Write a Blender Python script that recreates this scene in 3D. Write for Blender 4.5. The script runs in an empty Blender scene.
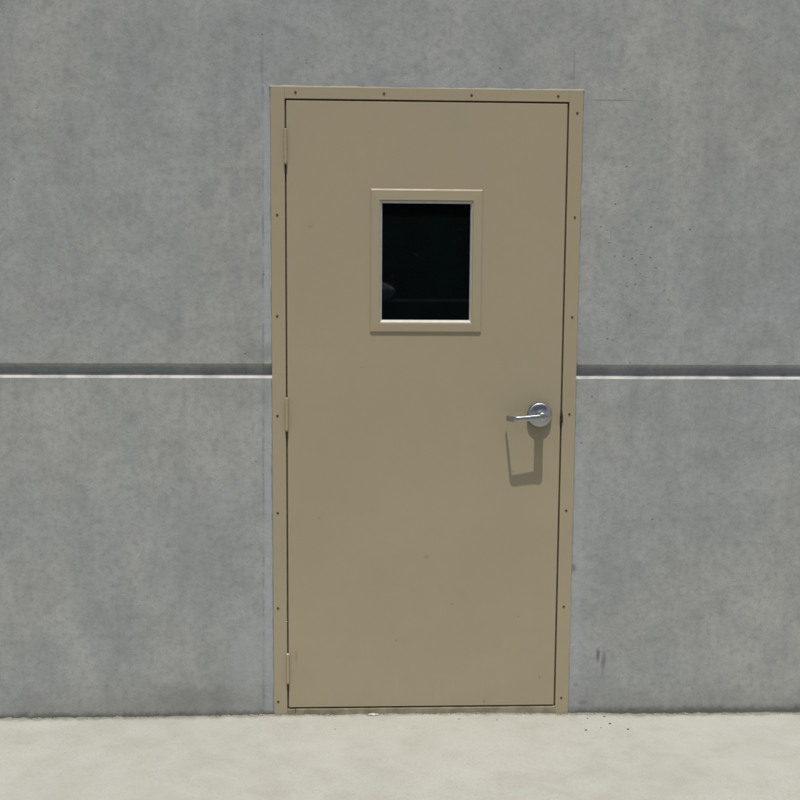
import bpy, bmesh, math, random
from mathutils import Vector, Matrix, noise
random.seed(7)
S = bpy.context.scene
COL = S.collection

# ------------------------------------------------------------ camera
cam_d = bpy.data.cameras.new('camera')
cam = bpy.data.objects.new('camera', cam_d); COL.objects.link(cam)
CAM = Vector((-0.2654, -3.9719, 1.5532)); YAW, PITCH, ROLL, F = 0.0460, -0.1233, 0.0070, 1202.56
fwd = Vector((math.sin(YAW)*math.cos(PITCH), math.cos(YAW)*math.cos(PITCH), math.sin(PITCH)))
rt = Vector((math.cos(YAW), -math.sin(YAW), 0)); up = rt.cross(fwd)
r2 = rt*math.cos(ROLL) + up*math.sin(ROLL); u2 = -rt*math.sin(ROLL) + up*math.cos(ROLL)
cam.matrix_world = Matrix(((r2.x, u2.x, -fwd.x, CAM.x), (r2.y, u2.y, -fwd.y, CAM.y), (r2.z, u2.z, -fwd.z, CAM.z), (0, 0, 0, 1)))
cam_d.sensor_fit = 'HORIZONTAL'; cam_d.sensor_width = 36; cam_d.lens = 36*F/800
cam_d.clip_start = 0.05; cam_d.clip_end = 2000
S.camera = cam

# ------------------------------------------------------------ sky and sun
SUN_EL = math.radians(72.1)
W = bpy.data.worlds.new('World'); S.world = W; W.use_nodes = True
nt = W.node_tree; nt.nodes.clear()
sky = nt.nodes.new('ShaderNodeTexSky'); sky.sky_type = 'NISHITA'; sky.sun_disc = False
sky.sun_elevation = SUN_EL; sky.sun_rotation = math.radians(180); sky.air_density = 0.8; sky.dust_density = 4.0
bg = nt.nodes.new('ShaderNodeBackground'); bg.inputs['Strength'].default_value = 0.085
wo = nt.nodes.new('ShaderNodeOutputWorld')
nt.links.new(sky.outputs[0], bg.inputs['Color']); nt.links.new(bg.outputs[0], wo.inputs['Surface'])
sd = bpy.data.lights.new('sun', 'SUN'); sd.energy = 3.5; sd.angle = math.radians(0.53); sd.color = (1.0, 0.965, 0.90)
sun = bpy.data.objects.new('sun', sd); COL.objects.link(sun)
sun.rotation_euler = (math.pi/2 - SUN_EL, 0, 0); sun.location = (0, -6, 12)
S.view_settings.view_transform = 'Standard'; S.view_settings.look = 'None'
S.view_settings.exposure = 0.0; S.view_settings.gamma = 1.0; S.view_settings.use_curve_mapping = False

# ------------------------------------------------------------ helpers
def tag(o, label=None, cat=None, group=None, kind=None):
    for k, v in (('label', label), ('category', cat), ('group', group), ('kind', kind)):
        if v: o[k] = v
    return o
def obj(name, bm, mat, parent=None, smooth=False, loc=None):
    me = bpy.data.meshes.new(name)
    bmesh.ops.recalc_face_normals(bm, faces=bm.faces)
    bm.to_mesh(me); bm.free()
    if mat: me.materials.append(mat)
    if smooth:
        for p in me.polygons: p.use_smooth = True
    o = bpy.data.objects.new(name, me); COL.objects.link(o)
    if loc: o.location = loc
    if parent: o.parent = parent
    return o
def empty(name, loc=(0, 0, 0)):
    o = bpy.data.objects.new(name, None); COL.objects.link(o); o.location = loc
    return o
def box(bm, x0, x1, y0, y1, z0, z1, bev=0.0, seg=2):
    vs = [bm.verts.new((x, y, z)) for z in (z0, z1) for y in (y0, y1) for x in (x0, x1)]
    fs = [bm.faces.new([vs[i] for i in f]) for f in ((0, 2, 3, 1), (4, 5, 7, 6), (0, 1, 5, 4), (2, 6, 7, 3), (0, 4, 6, 2), (1, 3, 7, 5))]
    if bev:
        es = {e for f in fs for e in f.edges}
        bmesh.ops.bevel(bm, geom=list(es), offset=bev, segments=seg, affect='EDGES', profile=0.5)
def lathe_y(bm, prof, n=48, cx=0, cz=0):
    """profile of (radius, y) turned about a line along Y"""
    rings = []
    for r, y in prof:
        if r < 1e-6: rings.append([bm.verts.new((cx, y, cz))])
        else: rings.append([bm.verts.new((cx + r*math.cos(2*math.pi*k/n), y, cz + r*math.sin(2*math.pi*k/n))) for k in range(n)])
    for a, b in zip(rings, rings[1:]):
        for k in range(n):
            k2 = (k+1) % n
            if len(a) == 1 and len(b) == 1: continue
            if len(a) == 1: bm.faces.new((a[0], b[k], b[k2]))
            elif len(b) == 1: bm.faces.new((a[k], a[k2], b[0]))
            else: bm.faces.new((a[k], a[k2], b[k2], b[k]))
def lathe_z(bm, prof, cx, cy, n=20):
    rings = []
    for r, z in prof:
        if r < 1e-6: rings.append([bm.verts.new((cx, cy, z))])
        else: rings.append([bm.verts.new((cx + r*math.cos(2*math.pi*k/n), cy + r*math.sin(2*math.pi*k/n), z)) for k in range(n)])
    for a, b in zip(rings, rings[1:]):
        for k in range(n):
            k2 = (k+1) % n
            if len(a) == 1: bm.faces.new((a[0], b[k], b[k2]))
            elif len(b) == 1: bm.faces.new((a[k], a[k2], b[0]))
            else: bm.faces.new((a[k], a[k2], b[k2], b[k]))
def rect_rings(bm, rings, cap_last=False):
    """nested rectangles (x0,x1,z0,z1,y), neighbouring ones joined by four quads"""
    R = [[bm.verts.new(p) for p in ((x0, y, z0), (x1, y, z0), (x1, y, z1), (x0, y, z1))] for x0, x1, z0, z1, y in rings]
    for a, b in zip(R, R[1:]):
        for k in range(4):
            bm.faces.new((a[k], a[(k+1) % 4], b[(k+1) % 4], b[k]))
    if cap_last: bm.faces.new(R[-1])

# --- material mini language
class M:
    def __init__(s, name):
        s.m = bpy.data.materials.new(name); s.m.use_nodes = True
        s.t = s.m.node_tree; s.t.nodes.clear()
        s.p = s.t.nodes.new('ShaderNodeBsdfPrincipled'); o = s.t.nodes.new('ShaderNodeOutputMaterial')
        s.t.links.new(s.p.outputs[0], o.inputs['Surface'])
        s.co = s.t.nodes.new('ShaderNodeTexCoord').outputs['Object']
        s.xyz = s.t.nodes.new('ShaderNodeSeparateXYZ'); s.t.links.new(s.co, s.xyz.inputs[0])
        s.x, s.y, s.z = s.xyz.outputs
    def put(s, sock, v):
        if isinstance(v, bpy.types.NodeSocket): s.t.links.new(v, sock)
        elif isinstance(v, (tuple, list)) and len(v) == 3 and sock.type == 'RGBA': sock.default_value = (*v, 1)
        else: sock.default_value = v
    def math(s, op, a, b=0.0, c=None, clamp=False):
        n = s.t.nodes.new('ShaderNodeMath'); n.operation = op; n.use_clamp = clamp
        s.put(n.inputs[0], a); s.put(n.inputs[1], b)
        if c is not None: s.put(n.inputs[2], c)
        return n.outputs[0]
    def rng(s, v, a, b, c=0.0, d=1.0, smooth=True):
        n = s.t.nodes.new('ShaderNodeMapRange'); n.interpolation_type = 'SMOOTHSTEP' if smooth else 'LINEAR'
        for i, q in enumerate((v, a, b, c, d)): s.put(n.inputs[i], q)
        return n.outputs[0]
    def scale(s, sx, sy, sz, off=(0, 0, 0)):
        n = s.t.nodes.new('ShaderNodeMapping'); s.put(n.inputs[0], s.co)
        n.inputs['Scale'].default_value = (sx, sy, sz); n.inputs['Location'].default_value = off
        return n.outputs[0]
    def noise(s, sc, det=4, rough=.55, vec=None, dist=0.0):
        n = s.t.nodes.new('ShaderNodeTexNoise'); s.put(n.inputs['Vector'], vec or s.co)
        n.inputs['Scale'].default_value = sc; n.inputs['Detail'].default_value = det
        n.inputs['Roughness'].default_value = rough; n.inputs['Distortion'].default_value = dist
        return n.outputs[0]
    def voro(s, sc, vec=None):
        n = s.t.nodes.new('ShaderNodeTexVoronoi'); s.put(n.inputs['Vector'], vec or s.co); n.inputs['Scale'].default_value = sc
        return n.outputs['Distance'], n.outputs['Color']
    def mix(s, f, a, b, mode='MIX'):
        n = s.t.nodes.new('ShaderNodeMix'); n.data_type = 'RGBA'; n.blend_type = mode
        s.put(n.inputs[0], f); s.put(n.inputs[6], a); s.put(n.inputs[7], b)
        return n.outputs[2]
    def spot(s, cx, cz, rx, rz, soft=.6, wob=None, ax=None):
        """soft ellipse about (cx, cz) in object x and z (or the axes given)"""
        X, Z = ax or (s.x, s.z)
        dx = s.math('DIVIDE', s.math('SUBTRACT', X, cx), rx); dz = s.math('DIVIDE', s.math('SUBTRACT', Z, cz), rz)
        d = s.math('SQRT', s.math('ADD', s.math('MULTIPLY', dx, dx), s.math('MULTIPLY', dz, dz)))
        if wob is not None: d = s.math('ADD', d, wob)
        return s.rng(d, 1-soft, 1+soft, 1, 0)
    def bump(s, h, strength, dist, prev=None):
        n = s.t.nodes.new('ShaderNodeBump'); n.inputs['Strength'].default_value = strength; n.inputs['Distance'].default_value = dist
        s.put(n.inputs['Height'], h)
        if prev is not None: s.put(n.inputs['Normal'], prev)
        return n.outputs[0]
    def done(s, col, rough=.5, metal=0.0, spec=.5, nrm=None):
        s.put(s.p.inputs['Base Color'], col); s.put(s.p.inputs['Roughness'], rough); s.put(s.p.inputs['Metallic'], metal)
        s.p.inputs['Specular IOR Level'].default_value = spec
        if nrm is not None: s.put(s.p.inputs['Normal'], nrm)
        return s.m

# ------------------------------------------------------------ materials
def mat_wall():
    m = M('cast_concrete')
    big = m.noise(1.3, 5, .55, dist=.4); mid = m.noise(5.5, 5, .6, dist=.6); fine = m.noise(45, 5, .65); grit = m.noise(260, 3, .6)
    c = m.mix(m.rng(big, .36, .64), (.334, .354, .354), (.372, .384, .360))
    c = m.mix(m.rng(mid, .35, .66), c, m.mix(.5, c, (.262, .275, .268)))
    cloud = m.noise(2.6, 6, .62, m.scale(1, 1, .45, (3, 0, 1)), .8)
    c = m.mix(m.math('MULTIPLY', m.rng(cloud, .47, .70), .38), c, (.44, .45, .425))
    m18 = m.noise(17, 5, .65, dist=.3)
    c = m.mix(m.math('MULTIPLY', m.rng(m18, .50, .70), .38), c, (.24, .25, .243)); c = m.mix(m.math('MULTIPLY', m.rng(m18, .48, .34), .30), c, (.42, .435, .415))
    # faint vertical run marks
    runs = m.noise(9, 4, .6, m.scale(1, 1, .10))
    c = m.mix(m.math('MULTIPLY', m.rng(runs, .50, .70), .20), c, (.225, .236, .236))
    c = m.mix(m.math('MULTIPLY', m.rng(fine, .42, .70), .36), c, (.20, .21, .207))
    c = m.mix(m.math('MULTIPLY', m.rng(grit, .50, .72), .45), c, (.17, .18, .18))
    # the patched strip and the blue chalk line left of the door
    lx = m.math('ADD', m.x, m.math('MULTIPLY', m.math('SUBTRACT', 2.0, m.z), .0055))
    wig = m.math('MULTIPLY', m.math('SUBTRACT', m.noise(7, 2), .5), .006)
    dl = m.math('ABSOLUTE', m.math('ADD', m.math('ADD', lx, .531), wig))
    broken = m.rng(m.noise(6, 5, .7, m.scale(.3, .3, 1, (0, 0, 9))), .42, .60, .08, 1)
    strip = m.math('MULTIPLY', m.rng(m.math('ABSOLUTE', m.math('ADD', m.x, .517)), .006, .030, 1, 0), m.rng(m.z, 2.0, 2.12, 1, 0))
    c = m.mix(m.math('MULTIPLY', m.math('MULTIPLY', strip, m.rng(mid, .3, .6, .4, 1)), .45), c, (.40, .43, .455))
    below = m.rng(m.z, 2.10, 2.3, 1, .25)
    c = m.mix(m.math('MULTIPLY', m.math('MULTIPLY', m.math('MULTIPLY', m.rng(dl, .001, .006, 1, 0), broken), below), .62), c, (.13, .19, .27))
    stripr = m.math('MULTIPLY', m.rng(m.math('ABSOLUTE', m.math('SUBTRACT', m.x, .525)), .004, .035, 1, 0), m.rng(m.z, .7, 1.1, 1, .25))
    c = m.mix(m.math('MULTIPLY', stripr, .30), c, (.40, .42, .43))
    wob = m.math('MULTIPLY', m.math('SUBTRACT', m.noise(22, 4, .6), .5), 1.6)
    # single stains and scuffs
    def st(cx, cz, rx, rz, f, col, soft=.6):
        nonlocal c
        c = m.mix(m.math('MULTIPLY', m.spot(cx, cz, rx, rz, soft, wob), f), c, col)
    st(.607, .175, .006, .020, .75, (.09, .095, .10)); st(.628, .165, .008, .026, .5, (.11, .115, .12)); st(.624, .13, .006, .03, .35, (.12, .125, .13))
    st(.512, .485, .010, .012, .7, (.13, .16, .13)); st(.56, .005, .016, .007, .5, (.14, .14, .14)); st(.53, .07, .008, .007, .35, (.14, .14, .14))
    st(.52, 1.20, .05, .03, .25, (.20, .20, .19)); st(-.54, 1.215, .05, .035, .40, (.19, .19, .18)); st(-.53, 1.08, .025, .05, .35, (.20, .22, .21))
    st(-.72, 1.73, .03, .05, .35, (.20, .215, .22)); st(-.66, .10, .13, .09, .30, (.22, .235, .225)); st(-.78, .03, .15, .05, .45, (.19, .20, .19))
    st(-.62, 1.75, .02, .03, .30, (.22, .235, .24)); st(.64, .86, .05, .012, .25, (.22, .225, .22)); st(.61, 1.03, .03, .02, .25, (.22, .225, .22))
    st(-.75, .55, .10, .20, .25, (.22, .24, .255)); st(.66, .45, .08, .16, .22, (.23, .245, .26)); st(-.60, .16, .06, .14, .35, (.39, .41, .42))
    # form tick marks right of the head of the door
    st(.60, 2.045, .075, .0022, .55, (.15, .16, .17), .5); st(.475, 2.15, .0028, .045, .5, (.14, .17, .20), .5)
    st(.470, 2.115, .012, .006, .4, (.15, .16, .18)); st(-.535, 2.13, .003, .05, .35, (.16, .19, .23), .5)
    # small air holes, thickest right of the door
    d1, k1 = m.voro(64); sep = m.t.nodes.new('ShaderNodeSeparateColor'); m.t.links.new(k1, sep.inputs[0])
    pick = m.math('GREATER_THAN', sep.outputs[0], .90)
    zone = m.math('ADD', m.math('MULTIPLY', m.spot(.66, 1.55, .16, .26, .5, wob), .24), 0.0)
    pick = m.math('GREATER_THAN', m.math('ADD', sep.outputs[0], m.math('MULTIPLY', zone, 1.8)), .992)
    hole = m.math('MULTIPLY', m.rng(m.math('SUBTRACT', d1, m.math('MULTIPLY', sep.outputs[1], .10)), .04, .14, 1, 0), pick)
    c = m.mix(m.math('MULTIPLY', hole, .65), c, (.12, .125, .125))
    # splashed dirt along the foot
    jag = m.math('MULTIPLY', m.math('SUBTRACT', m.noise(28, 5, .7), .5), .05)
    foot = m.rng(m.math('ADD', m.z, jag), -.030, -.002, 1, 0)
    c = m.mix(m.math('MULTIPLY', foot, .85), c, (.085, .085, .078))
    foot2 = m.rng(m.math('ADD', m.z, m.math('MULTIPLY', jag, 3)), -.03, .13, 1, 0)
    c = m.mix(m.math('MULTIPLY', foot2, .30), c, (.19, .195, .18))
    # dirty run marks under the joint, washed along by rain
    dr = m.math('MULTIPLY', m.rng(m.z, .72, 1.13, 0, 1), m.math('LESS_THAN', m.z, 1.1315)); dn = m.noise(26, 4, .65, m.scale(1, 1, .06, (5, 0, 0)))
    c = m.mix(m.math('MULTIPLY', m.math('MULTIPLY', dr, m.rng(dn, .52, .70)), .26), c, (.19, .195, .185))
    # sunlit brightness painted as an uneven paler band on the sill of the joint
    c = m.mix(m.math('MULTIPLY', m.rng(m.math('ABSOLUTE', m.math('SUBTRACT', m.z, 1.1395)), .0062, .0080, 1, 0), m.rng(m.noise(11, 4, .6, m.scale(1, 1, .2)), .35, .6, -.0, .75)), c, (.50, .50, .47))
    n = m.bump(grit, .35, .0012); n = m.bump(fine, .5, .0015, n); n = m.bump(mid, .5, .006, n)
    n = m.bump(hole, .7, -.002, n)
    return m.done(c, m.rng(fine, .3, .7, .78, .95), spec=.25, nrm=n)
def mat_paint(name='tan_door_paint', base=(.360, .308, .206), worn=.0):
    m = M(name)
    a = m.noise(2.2, 4, .5); b = m.noise(14, 4, .6); g = m.noise(420, 2, .5)
    c = m.mix(m.rng(a, .35, .65), base, tuple(v*k for v, k in zip(base, (.955, .965, .985))))
    c = m.mix(m.math('MULTIPLY', m.rng(b, .45, .75), .35), c, tuple(v*.92 for v in base))
    wob = m.math('MULTIPLY', m.math('SUBTRACT', m.noise(70, 4, .6), .5), 1.5)
    for cx, cz, rx, rz, f in ((.215, .015, .0025, .004, .7), (.010, .525, .008, .005, .30), (.327, .315, .004, .003, .4), (-.35, .66, .004, .004, .2),
                              (.10, .36, .004, .003, .35), (-.38, 1.63, .008, .005, .22), (-.09, .235, .003, .003, .3), (.30, .82, .005, .003, .22),
                              (.405, .10, .004, .007, .25), (-.21, 1.17, .004, .003, .2), (-.43, .18, .004, .018, .25)):
        c = m.mix(m.math('MULTIPLY', m.spot(cx, cz, rx, rz, .6, wob), f), c, (.10, .085, .06))
    rub = m.noise(30, 5, .7, m.scale(1, 1, .25))
    low = m.rng(m.z, .0, .5, 1, 0)
    c = m.mix(m.math('MULTIPLY', m.math('MULTIPLY', m.rng(rub, .56, .72), low), .18), c, (.42, .39, .31))
    n = m.bump(g, .12, .0006); n = m.bump(m.noise(4.5, 3, .5), .35, .004, n); n = m.bump(m.noise(38, 3, .5), .12, .0008, n)
    grime = m.math('MULTIPLY', m.spot(.37, .99, .11, .09, .8, m.math('MULTIPLY', m.math('SUBTRACT', m.noise(16, 5, .7), .5), 2.2)), m.rng(rub, .35, .7, .1, 1))
    c = m.mix(m.math('MULTIPLY', grime, .14), c, (.16, .14, .11))
    return m.done(c, m.rng(b, .3, .7, .42, .54), spec=.35, nrm=n)
def mat_simple(name, col, rough=.5, metal=0., spec=.5, var=.12, sc=30, bump=.1, dist=.001):
    m = M(name); a = m.noise(sc, 4, .6)
    c = m.mix(m.rng(a, .3, .7), tuple(v*(1-var) for v in col), tuple(v*(1+var) for v in col))
    return m.done(c, rough, metal, spec, m.bump(a, bump, dist))
def mat_slab():
    m = M('pale_slab_concrete')
    big = m.noise(1.6, 5, .6, dist=.5); mid = m.noise(9, 5, .6, dist=.4); fine = m.noise(80, 5, .7); grit = m.noise(300, 3, .7)
    c = m.mix(m.rng(big, .35, .65), (.362, .366, .328), (.400, .403, .366))
    c = m.mix(m.math('MULTIPLY', m.rng(mid, .45, .7), .5), c, (.42, .425, .39))
    c = m.mix(m.math('MULTIPLY', m.rng(mid, .5, .3), .35), c, (.315, .312, .262))
    c = m.mix(m.math('MULTIPLY', m.rng(fine, .5, .75), .3), c, (.26, .255, .215))
    c = m.mix(m.math('MULTIPLY', m.rng(grit, .52, .70), .5), c, (.20, .19, .16))
    d, k = m.voro(34); sep = m.t.nodes.new('ShaderNodeSeparateColor'); m.t.links.new(k, sep.inputs[0])
    sp = m.math('MULTIPLY', m.rng(d, .04, .10, 1, 0), m.math('GREATER_THAN', sep.outputs[0], .955))
    c = m.mix(m.math('MULTIPLY', sp, .7), c, (.12, .11, .09))
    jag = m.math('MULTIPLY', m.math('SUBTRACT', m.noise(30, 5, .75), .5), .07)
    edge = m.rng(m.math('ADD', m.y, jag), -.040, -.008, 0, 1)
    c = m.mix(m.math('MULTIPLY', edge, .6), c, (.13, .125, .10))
    n = m.bump(grit, .3, .001); n = m.bump(fine, .35, .0015, n); n = m.bump(mid, .3, .004, n)
    return m.done(c, .9, spec=.2, nrm=n)
def mat_satin():
    m = M('satin_chrome')
    tn = m.t.nodes.new('ShaderNodeTangent'); tn.direction_type = 'RADIAL'; tn.axis = 'Y'
    m.t.links.new(tn.outputs[0], m.p.inputs['Tangent'])
    m.p.inputs['Anisotropic'].default_value = .55
    a = m.noise(60, 4, .6)
    c = m.mix(m.rng(a, .35, .7), (.38, .405, .43), (.46, .475, .48))
    return m.done(c, m.rng(a, .3, .7, .28, .38), 1.0, .5)
wall_m = mat_wall(); paint = mat_paint(); frame_m = mat_paint('tan_frame_paint', (.360, .307, .203)); slab_m = mat_slab(); satin = mat_satin()
lever_m = mat_simple('satin_lever', (.44, .45, .46), .34, 1.0, .5, .08, 80, .05, .0005)
bead_m = mat_simple('pale_glazing_bead', (.50, .50, .455), .5, 0, .4, .06, 40)
glass_m = mat_simple('dark_glass', (.0022, .0042, .0042), .02, 0, .5, .2, 3, 0, .001)
caulk_m = mat_simple('grey_sealant', (.26, .262, .235), .75, 0, .25, .14, 25, .6, .003)
screw_m = mat_simple('painted_screw', (.26, .22, .15), .5, 0, .4, .3, 200)
rust_m = mat_simple('bare_screw', (.085, .06, .038), .55, 0, .4, .3, 200)
dark_m = mat_simple('dark_bronze_strike', (.055, .042, .035), .45, .7, .5, .3, 90)
gasket_m = mat_simple('dark_reveal', (.045, .035, .028), .8, 0, .2, .2, 40)
strip_m = mat_simple('brown_gap_shade', (.075, .056, .036), .7, 0, .3, .3, 40)  # brown tone standing in for the shade of the door gap
sill_m = mat_simple('dusty_sill', (.245, .212, .150), .7, 0, .3, .22, 18, .5, .003)
asphalt_m = mat_simple('asphalt', (.045, .045, .047), .9, 0, .2, .3, 60, .5, .006)

# ------------------------------------------------------------ ground
def ground_z(x, y):
    base = -.0235 - .013*max(0, min(1, (x-.25)/.5)) - .005*max(0, min(1, (-x-.4)/.5))
    n = noise.noise((x*9, y*9, 3))*.0016 + noise.noise((x*41, y*41, 1))*.0042*max(0, 1+y/.05) + noise.noise((x*90, y*90, 7))*.0022*max(0, 1+y/.05)
    return base + n - max(0, -y-.3)*.006
def sheet(xs, ys, f):
    bm = bmesh.new()
    g = [[bm.verts.new((x, y, f(x, y))) for x in xs] for y in ys]
    for j in range(len(ys)-1):
        for i in range(len(xs)-1): bm.faces.new((g[j][i], g[j][i+1], g[j+1][i+1], g[j+1][i]))
    return bm
xs = [-9 + .5*i for i in range(14)] + [-2 + .012*i for i in range(1, 334)] + [2.008+.5*i for i in range(1, 15)]
ys = [.08, .0, -.012, -.024, -.036, -.048, -.06, -.08, -.1, -.13, -.17, -.22, -.3, -.4, -.6, -1, -1.6, -2.4, -3.4, -4.6, -6]
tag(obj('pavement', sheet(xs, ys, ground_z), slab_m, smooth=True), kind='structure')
bm = sheet([-600, -60, -9, -3, 3, 9, 60, 600], [600, 60, .3, -5.9, -20, -60, -600], lambda x, y: -.12)
tag(obj('ground', bm, asphalt_m), kind='structure')

# ------------------------------------------------------------ the concrete wall
def profile():
    G = .024
    return [(0, -.15), (0, 1.1322), (.0015, 1.1332), (G-.002, 1.1460), (G, 1.148), (G, 1.163), (G-.003, 1.166), (.0015, 1.1795), (0, 1.181), (0, 4.4), (.22, 4.4), (.22, -.15)]
def wall_bm():
    bm = bmesh.new()
    P = profile(); n = len(P)
    for x0, x1 in ((-7.5, -.474), (.474, 7.5)):
        cuts = [x0]; q = x0
        while q < x1-.02:
            q += .012 if abs(q) < 1.9 else .12
            cuts.append(min(q, x1))
        if cuts[-1] < x1: cuts.append(x1)
        prev = None
        for x in cuts:
            ring = []
            for i, (y, z) in enumerate(P):
                dz = dy = 0
                if 1 <= i <= 8:
                    dz = .0007*noise.noise((x*6, i > 4, 3)) + .0006*noise.noise((x*45, i*3, 8))
                    if i in (1, 2, 7, 8):
                        chip = max(0, noise.noise((x*17, i > 4, 21)) - .38)*.006
                        dz += -chip if i < 4 else chip
                ring.append(bm.verts.new((x, y, z+dz)))
            if prev:
                for i in range(n): bm.faces.new((prev[i], prev[(i+1) % n], ring[(i+1) % n], ring[i]))
            else: bm.faces.new(ring)
            prev = ring
        bm.faces.new(list(reversed(prev)))
    box(bm, -.474, .474, 0, .22, 2.05, 4.4)
    return bm
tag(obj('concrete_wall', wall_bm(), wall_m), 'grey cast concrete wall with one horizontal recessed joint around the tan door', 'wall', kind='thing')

# ------------------------------------------------------------ the door
door = empty('steel_door', (0, 0, 0))
tag(door, 'tan painted steel door with small dark window and silver lever, set in screwed frame', 'door', kind='thing')
FY, LY = -.0065, -.0045            # face of the frame, face of the leaf
bm = bmesh.new()
box(bm, -.506, -.461, FY, -.0003, -.03, 2.075, .0009); box(bm, .461, .506, FY, -.0003, -.036, 2.075, .0009)
box(bm, -.4608, .4608, FY+.0001, -.0003, 2.037, 2.0748, .0009)
box(bm, -.473, -.461, -.0002, .12, -.03, 2.049); box(bm, .461, .473, -.0002, .12, -.036, 2.049); box(bm, -.4608, .4608, -.0002, .12, 2.037, 2.049)
fr = obj('door_frame', bm, frame_m, door)
bm = bmesh.new()
box(bm, -.4605, -.444, .043, .11, -.02, 2.0365); box(bm, .444, .4605, .043, .11, -.02, 2.0365); box(bm, -.4438, .4438, .043, .11, 2.02, 2.0365)
obj('door_stop', bm, gasket_m, fr)
bm = bmesh.new()
box(bm, -.4604, -.4564, .0015, .012, .001, 2.0365); box(bm, .4564, .4604, .0015, .012, .001, 2.0365); box(bm, -.4562, .4562, .0015, .012, 2.0322, 2.0365)
obj('gap_shade_strip', bm, strip_m, fr)  # added filler that turns the black shade of the gap brown
# bead of sealant round the frame, uneven by hand
def bead(pts_dir, name='sealant'):
    bm = bmesh.new()
    (x0, z0), (x1, z1), out = pts_dir
    L = math.hypot(x1-x0, z1-z0); n = int(L/.012)
    prev = None
    for i in range(n+1):
        t = i/n; x = x0+(x1-x0)*t; z = z0+(z1-z0)*t
        w = .0030 + .0035*noise.noise((x*7, z*7, out[0]*5)) + .0025*noise.noise((x*31, z*31, 2))
        w = max(.0015, w)
        ring = [bm.verts.new(p) for p in ((x-out[0]*.001, -.0045, z-out[1]*.001), (x+out[0]*w*.6, -.0022, z+out[1]*w*.6), (x+out[0]*w, .0006, z+out[1]*w))]
        if prev:
            for k in range(2): bm.faces.new((prev[k], prev[k+1], ring[k+1], ring[k]))
        prev = ring
    return obj(name, bm, caulk_m, fr, smooth=True)
bead(((-.506, -.02), (-.506, 1.128), (-1, 0))); bead(((-.506, 1.184), (-.506, 2.075), (-1, 0)))
bead(((.506, -.03), (.506, 1.128), (1, 0))); bead(((.506, 1.184), (.506, 2.075), (1, 0))); bead(((-.51, 2.075), (.51, 2.075), (0, 1)))
# screws
def screw_bm():
    bm = bmesh.new()
    lathe_y(bm, [(0, -.0004), (.0011, -.0006), (.0015, -.0017), (.0030, -.0016), (.0041, -.0006), (.0044, .0006)], 18)
    return bm
s0 = obj('screw', screw_bm(), screw_m, fr, smooth=True)
spots = [(-.426, 2.057, 1), (-.141, 2.056, 0), (.142, 2.055, 1), (.424, 2.055, 1)]
spots += [(-.487 - .001*i, z, 0) for i, z in enumerate((1.667, 1.338, 1.008, .679, .351, .022))]
spots += [(.488, 2.002, 1), (.488, 1.667, 0), (.4875, 1.339, 0), (.486, 1.014, 1), (.483, .685, 1), (.483, .350, 0), (.482, .026, 1)]
for i, (x, z, d) in enumerate(spots):
    o = s0 if i == 0 else s0.copy()
    if i: COL.objects.link(o); o.parent = fr
    if d: o.material_slots[0].link = 'OBJECT'; o.material_slots[0].material = rust_m
    o.location = (x, FY, z); o.rotation_euler = (random.uniform(-.15, .15), random.uniform(0, 3), random.uniform(-.15, .15))
    o['group'] = 'screws holding the door frame'

# leaf with the opening for the glass
bm = bmesh.new()
X, Z0, Z1 = .4562, .0, 2.032
wx, wz0, wz1 = .152, 1.315, 1.718
b = .0016
rect_rings(bm, [(-wx, wx, wz0, wz1, .04), (-wx, wx, wz0, wz1, LY), (-X+b, X-b, Z0+b, Z1-b, LY), (-X+.0004, X-.0004, Z0+.0004, Z1-.0004, LY+.0006), (-X, X, Z0, Z1, LY+b), (-X, X, Z0, Z1, .040), (-wx, wx, wz0, wz1, .040)])
leaf = obj('door_leaf', bm, paint, door)
# window kit: bevelled outer edge, flat face, inner return
bm = bmesh.new()
wf = LY
rect_rings(bm, [(-.184, .184, 1.2865, 1.7540, wf+.0005), (-.184, .184, 1.2865, 1.7540, wf-.0022), (-.1795, .1795, 1.2905, 1.7492, wf-.0052),
                (-.1545, .1545, 1.3150, 1.7185, wf-.0060), (-.1525, .1525, 1.3170, 1.7165, wf-.0052), (-.1520, .1520, 1.3175, 1.7160, wf+.004)])
wfr = obj('window_frame', bm, paint, door)
bm = bmesh.new()
rect_rings(bm, [(-.1519, .1519, 1.3176, 1.7159, wf+.003), (-.1519, .1519, 1.3176, 1.7159, wf-.0025), (-.1505, .1505, 1.3190, 1.7145, wf-.0035),
                (-.1448, .1448, 1.3270, 1.7080, wf+.0060), (-.1445, .1445, 1.3274, 1.7076, wf+.012)])
obj('glazing_bead', bm, bead_m, wfr)
bm = bmesh.new(); box(bm, -.1515, .1515, wf+.0105, wf+.0165, 1.3180, 1.7155)
obj('glass_pane', bm, glass_m, wfr)
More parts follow.
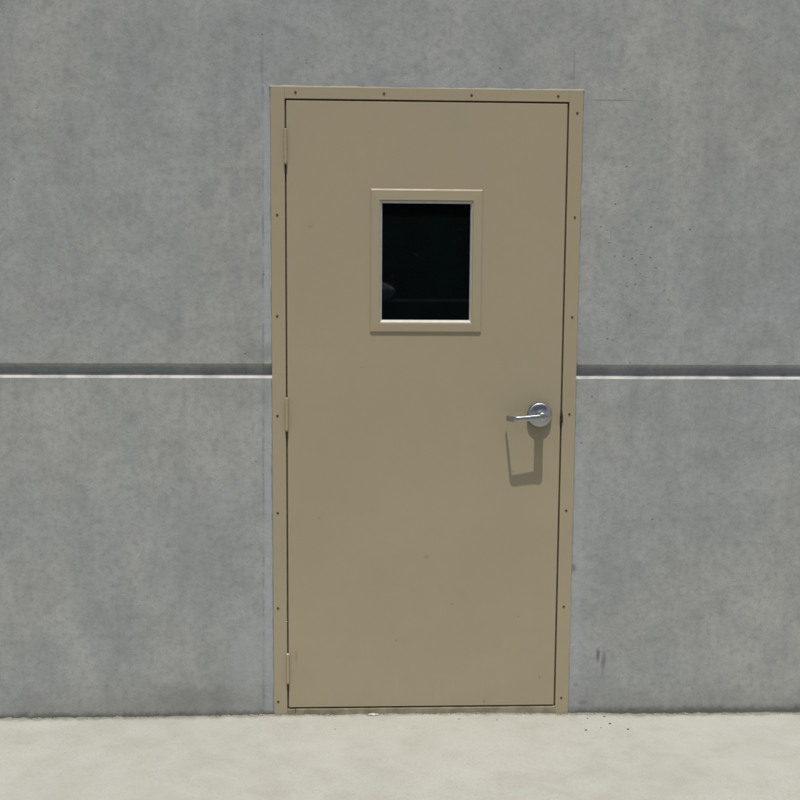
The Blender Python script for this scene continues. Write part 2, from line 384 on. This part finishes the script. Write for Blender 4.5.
# hinges: barrel of five knuckles with a pin cap either end
def hinge(z0, z1):
    h = empty('hinge', (0, 0, 0)); h.parent = door
    cx, cy, r = -.4585, -.0118, .0060
    step = (z1-z0)/5
    bm = bmesh.new()
    for k in range(5):
        a, c = z0+k*step+.00015, z0+(k+1)*step-.00015
        lathe_z(bm, [(0, a), (r-.0003, a), (r, a+.0003), (r, c-.0003), (r-.0003, c), (0, c)], cx, cy)
    box(bm, cx-.0055, cx+.0055, cy, -.0035, z0+.001, z1-.001)
    bm.faces.ensure_lookup_table()
    o = obj('knuckle_barrel', bm, frame_m, h)
    for f in o.data.polygons: f.use_smooth = False
    pm = bead_m if z0 < .5 else frame_m  # pale colour paints the sunlit highlight on the lowest hinge
    bm = bmesh.new()
    lathe_z(bm, [(0, z1+.0042), (.003, z1+.0038), (.0046, z1+.0022), (.0048, z1), (0, z1-.001)], cx, cy)
    obj('hinge_pin', bm, pm, h, smooth=True)
    bm = bmesh.new()
    lathe_z(bm, [(0, z0-.0042), (.003, z0-.0038), (.0046, z0-.0022), (.0048, z0), (0, z0+.001)], cx, cy)
    obj('hinge_pin', bm, frame_m, h, smooth=True)
    h['group'] = 'hinges of the tan door'
hinge(1.832, 1.938); hinge(.960, 1.066); hinge(.090, .190)
drop = bmesh.new(); bmesh.ops.create_icosphere(drop, subdivisions=2, radius=.0026)
for v in drop.verts: v.co = Vector((v.co.x-.4625, v.co.y*.5+FY, v.co.z*.8+.303))
obj('paint_drop', drop, bead_m, door, smooth=True)
# dark strike and latch in the closing gap
bm = bmesh.new()
box(bm, .4568, .4622, FY-.0022, .030, .972, 1.024, .0008); box(bm, .4545, .4640, FY-.0030, FY+.0005, .985, 1.012, .001)
obj('strike_plate', bm, dark_m, door)
# sill under the leaf
bm = bmesh.new()
N = 90
prev = None
for i in range(N+1):
    x = -.432 + (.4605+.432)*i/N
    top = -.0050 + .0004*noise.noise((x*20, 0, 5)); fy = -.0085 + .0025*noise.noise((x*13, 2, 5)) + .0012*noise.noise((x*60, 2, 5))
    ring = [bm.verts.new(p) for p in ((x, .12, top), (x, -.004, top), (x, fy+.0006, top-.0001), (x, fy, top-.0008), (x, fy-.001, -.045), (x, .12, -.045))]
    if prev:
        for k in range(6): bm.faces.new((prev[k], ring[k], ring[(k+1) % 6], prev[(k+1) % 6]))
    else: bm.faces.new(ring)
    prev = ring
bm.faces.new(list(reversed(prev)))
obj('threshold', bm, sill_m, door)
bm = bmesh.new(); box(bm, -.4605, -.4335, -.0075, .12, -.045, -.0055, .0008)
box(bm, -.4605, .4605, .05, .11, -.0048, .012)
obj('threshold_end', bm, sill_m, door)

# lever handle; its origin is the middle of the rosette
HX, HZ = .3845, 1.0125
hd = empty('door_handle', (HX, LY, HZ)); hd.parent = door
bm = bmesh.new()
lathe_y(bm, [(.0411, .0005), (.0413, -.004), (.0408, -.0125), (.0396, -.0150), (.0375, -.0163), (.0330, -.0172), (.0230, -.0178), (.0190, -.0184), (.0170, -.0190), (0, -.0190)], 72)
rs = obj('rosette', bm, satin, hd, smooth=True)
bm = bmesh.new()
lathe_y(bm, [(.0165, -.0170), (.0158, -.022), (.0152, -.028), (.0150, -.048), (.0153, -.058), (.0155, -.0685), (.0152, -.0715), (.0130, -.0735), (.0060, -.0742), (0, -.0743)], 48)
obj('hub', bm, lever_m, hd, smooth=True)
def lever_bm():
    # (x, depth, z, half height, half thickness)
    P = [(.008, -.0690, -.0010, .0108, .0056), (-.012, -.0692, -.0012, .0104, .0056), (-.030, -.0696, -.0022, .0096, .0055), (-.050, -.0702, -.0036, .0086, .0053),
         (-.070, -.0705, -.0052, .0085, .0054), (-.082, -.0712, -.0060, .0086, .0054), (-.0895, -.0706, -.0066, .0087, .0050), (-.0932, -.0670, -.0072, .0088, .0046),
         (-.0965, -.0560, -.0080, .0090, .0042), (-.1018, -.0410, -.0088, .0092, .0039), (-.1070, -.0275, -.0095, .0093, .0036), (-.1105, -.0195, -.0100, .0091, .0033), (-.1118, -.0172, -.0101, .0082, .0026)]
    bm = bmesh.new(); n = 20; prev = None; first = None
    for i, (x, y, z, h, t) in enumerate(P):
        a = Vector(P[max(0, i-1)][:3]); c = Vector(P[min(len(P)-1, i+1)][:3]); T = (c-a).normalized()
        Nn = T.cross(Vector((0, 0, 1))).normalized()
        ring = []
        for k in range(n):
            q = 2*math.pi*k/n; cs, sn = math.cos(q), math.sin(q)
            e = .55
            u = math.copysign(abs(cs)**e, cs)*t; v = math.copysign(abs(sn)**e, sn)*h
            ring.append(bm.verts.new(Vector((x, y, z)) + Nn*u + Vector((0, 0, 1))*v))
        if prev:
            for k in range(n): bm.faces.new((prev[k], prev[(k+1) % n], ring[(k+1) % n], ring[k]))
        else: first = ring
        prev = ring
    bm.faces.new(first); bm.faces.new(list(reversed(prev)))
    return bm
lv = obj('lever', lever_bm(), lever_m, hd, smooth=True)
md = lv.modifiers.new('sub', 'SUBSURF'); md.levels = md.render_levels = 1

# ------------------------------------------------------------ bits on the ground
def stone(name, x, y, r, mat, sq=(1, 1, .6)):
    bm = bmesh.new(); bmesh.ops.create_icosphere(bm, subdivisions=2, radius=1)
    sd_ = random.random()*50
    for v in bm.verts:
        k = 1 + .35*noise.noise(v.co*1.3 + Vector((sd_, 0, 0)))
        v.co = Vector((v.co.x*sq[0], v.co.y*sq[1], v.co.z*sq[2]))*r*k
    return obj(name, bm, mat, loc=(x, y, ground_z(x, y) + r*sq[2]*.55))
peb_m = mat_simple('pebble_stone', (.10, .09, .075), .85, 0, .3, .4, 150)
def on_ground(px, py):
    d = fwd + r2*((px-400)/F) - u2*((py-400)/F); t = (-.030-CAM.z)/d.z
    p = CAM + d*t
    return p.x, min(p.y, -.01)
# where each small stone lies, metres along and out from the wall
for px, py, r, lb, gp in (
        (610, 723, .0042, 'largest dark pebble, in the middle of the scatter on the pavement right of the door', 'pebbles right of the door'),
        (586, 730, .0038, 'dark pebble farthest from the wall, at the left of the scatter right of the door', 'pebbles right of the door'),
        (604.5, 716, .0038, 'dark pebble nearest the foot of the grey wall, right of the door', 'pebbles right of the door'),
        (628, 728, .0038, 'rightmost dark pebble of the scatter on the pavement right of the door', 'pebbles right of the door'),
        (587.5, 718, .0026, 'small dark pebble by the wall, first one right of the door frame foot', 'pebbles right of the door'),
        (601, 727, .0022, 'tiniest pebble of the scatter right of the door, just below the largest', 'pebbles right of the door'),
        (459, 721, .0024, 'left of the two tiny pebbles on the pavement below the middle of the door', 'pebbles before the door'),
        (497, 722, .0022, 'right of the two tiny pebbles on the pavement below the lever side of the door', 'pebbles before the door')):
    x, y = on_ground(px, py)
    tag(stone('pebble', x, y, r, peb_m), lb, 'pebble', gp)
x, y = on_ground(335, 731)
tag(stone('pebble', x, y, .0022, peb_m), 'tiny dark pebble on the pale pavement below the hinge side of the door', 'pebble')
# grit swept against the foot of the wall and sill: nobody could count it
rg = random.Random(11); bm = bmesh.new()
for i in range(2600):
    x = rg.uniform(-1.9, 1.9)
    if noise.noise((x*8, 4, 4)) + rg.uniform(-.25, .25) < .02: continue
    front = -.0095 if abs(x) < .46 else (-.0075 if abs(x) < .506 else -.0005)
    y = front - abs(rg.gauss(0, .006)); q = rg.uniform(.0006, .0021)
    vs = bmesh.ops.create_icosphere(bm, subdivisions=1, radius=q)['verts']
    off = Vector((x, y, ground_z(x, y)+q*.4))
    for v in vs: v.co = Vector((v.co.x*rg.uniform(.8, 1.5), v.co.y, v.co.z*.7)) + off
tag(obj('grit', bm, mat_simple('grit', (.15, .14, .115), .9, 0, .2, .45, 90)), 'fine dark grit gathered along the foot of the grey wall and door sill', 'grit', kind='stuff')
chip_m = mat_simple('pale_chip', (.55, .52, .44), .8, 0, .3, .15, 60)
bm = bmesh.new()
for dx, r in ((-.009, .005), (.002, .0065), (.014, .0038)):
    q = bmesh.ops.create_icosphere(bm, subdivisions=2, radius=1)['verts']
    for v in q:
        k = 1+.4*noise.noise(v.co*1.4+Vector((dx*99, 0, 0)))
        v.co = Vector((v.co.x*r*1.5*k+dx, v.co.y*r*k, v.co.z*r*.55*k))
tag(obj('mortar_crumb', bm, chip_m, loc=(-.169, -.022, -.0205)), 'small whitish crumb of mortar lying against the sill under the door', 'debris')

# ------------------------------------------------------------ shapes added behind the camera, only for reflections in the glass
leaf_m = mat_simple('added_hedge_leaf', (.022, .036, .016), .6, 0, .3, .4, 3)
bark_m = mat_simple('bark', (.04, .03, .022), .9, 0, .2, .3, 12)
rnd = random.Random(3)
hg = empty('added_hedge', (2, -21, -.12)); tag(hg, 'added tall screen of dark leaves behind the camera, keeping sky out of the door glass', 'added_hedge')  # unseen leaf screen, added so the glass reflects dark instead of sky
bm = bmesh.new()
for i in range(26000):
    x = rnd.uniform(-11, 11); z = rnd.uniform(.0, 4.3+.5*noise.noise((x*.6, 0, 0))); y = rnd.gauss(0, .55)
    s = rnd.uniform(.04, .10); a = Vector((rnd.gauss(0, 1), rnd.gauss(0, 1), rnd.gauss(0, 1))).normalized(); bb = a.orthogonal().normalized(); cc = a.cross(bb)
    p = Vector((x, y, z))
    bm.faces.new([bm.verts.new(p+v) for v in (bb*s, cc*s*.5, -bb*s, -cc*s*.5)])
obj('foliage', bm, leaf_m, hg)
bm = bmesh.new()
for i in range(18):
    x = -10.5+1.23*i
    lathe_z(bm, [(.09, 0), (.07, 1.2), (.05, 2.6), (.0, 3.6)], x, .0, 8)
obj('stems', bm, bark_m, hg)
bm = bmesh.new(); box(bm, -10.8, 10.8, -.35, .1, .05, 3.9, .3, 2)
obj('dark_core', bm, leaf_m, hg)
pl = empty('added_planter', (0, -18.6, -.12)); tag(pl, 'added low dark block behind the camera, made to mirror a faint line in the door glass', 'added_planter')  # invented block that gives the glass its faint horizontal reflection
bm = bmesh.new(); box(bm, -8, 8, -.5, .35, 0, .74, .01)
obj('brick_body', bm, mat_simple('dark_brick', (.035, .025, .02), .9, 0, .2, .4, 12), pl)
bm = bmesh.new(); box(bm, -8.02, 8.02, .30, .40, .742, .78, .008)
obj('coping', bm, mat_simple('coping_stone', (.40, .40, .38), .9, 0, .2, .4, 5), pl)
bm = bmesh.new(); bmesh.ops.create_icosphere(bm, subdivisions=4, radius=1)
for v in bm.verts:
    k = 1 + .3*noise.noise(v.co*1.1+Vector((4, 0, 0))); v.co = Vector((v.co.x*.27, v.co.y*.15, v.co.z*.17))*k
tag(obj('mirrored_arm_stand_in', bm, mat_simple('pale_stand_in', (.80, .83, .88), .9, 0, .2, .3, 9), smooth=True, loc=(.36, -18.32, .80)), 'added pale lump standing in for a mirrored arm at the lower left of the door glass', 'mirrored_arm_stand_in')  # invented lump whose reflection stands in for an arm
S.render.engine = 'CYCLES'
S.cycles.max_bounces = 6; S.cycles.diffuse_bounces = 3; S.cycles.caustics_reflective = False
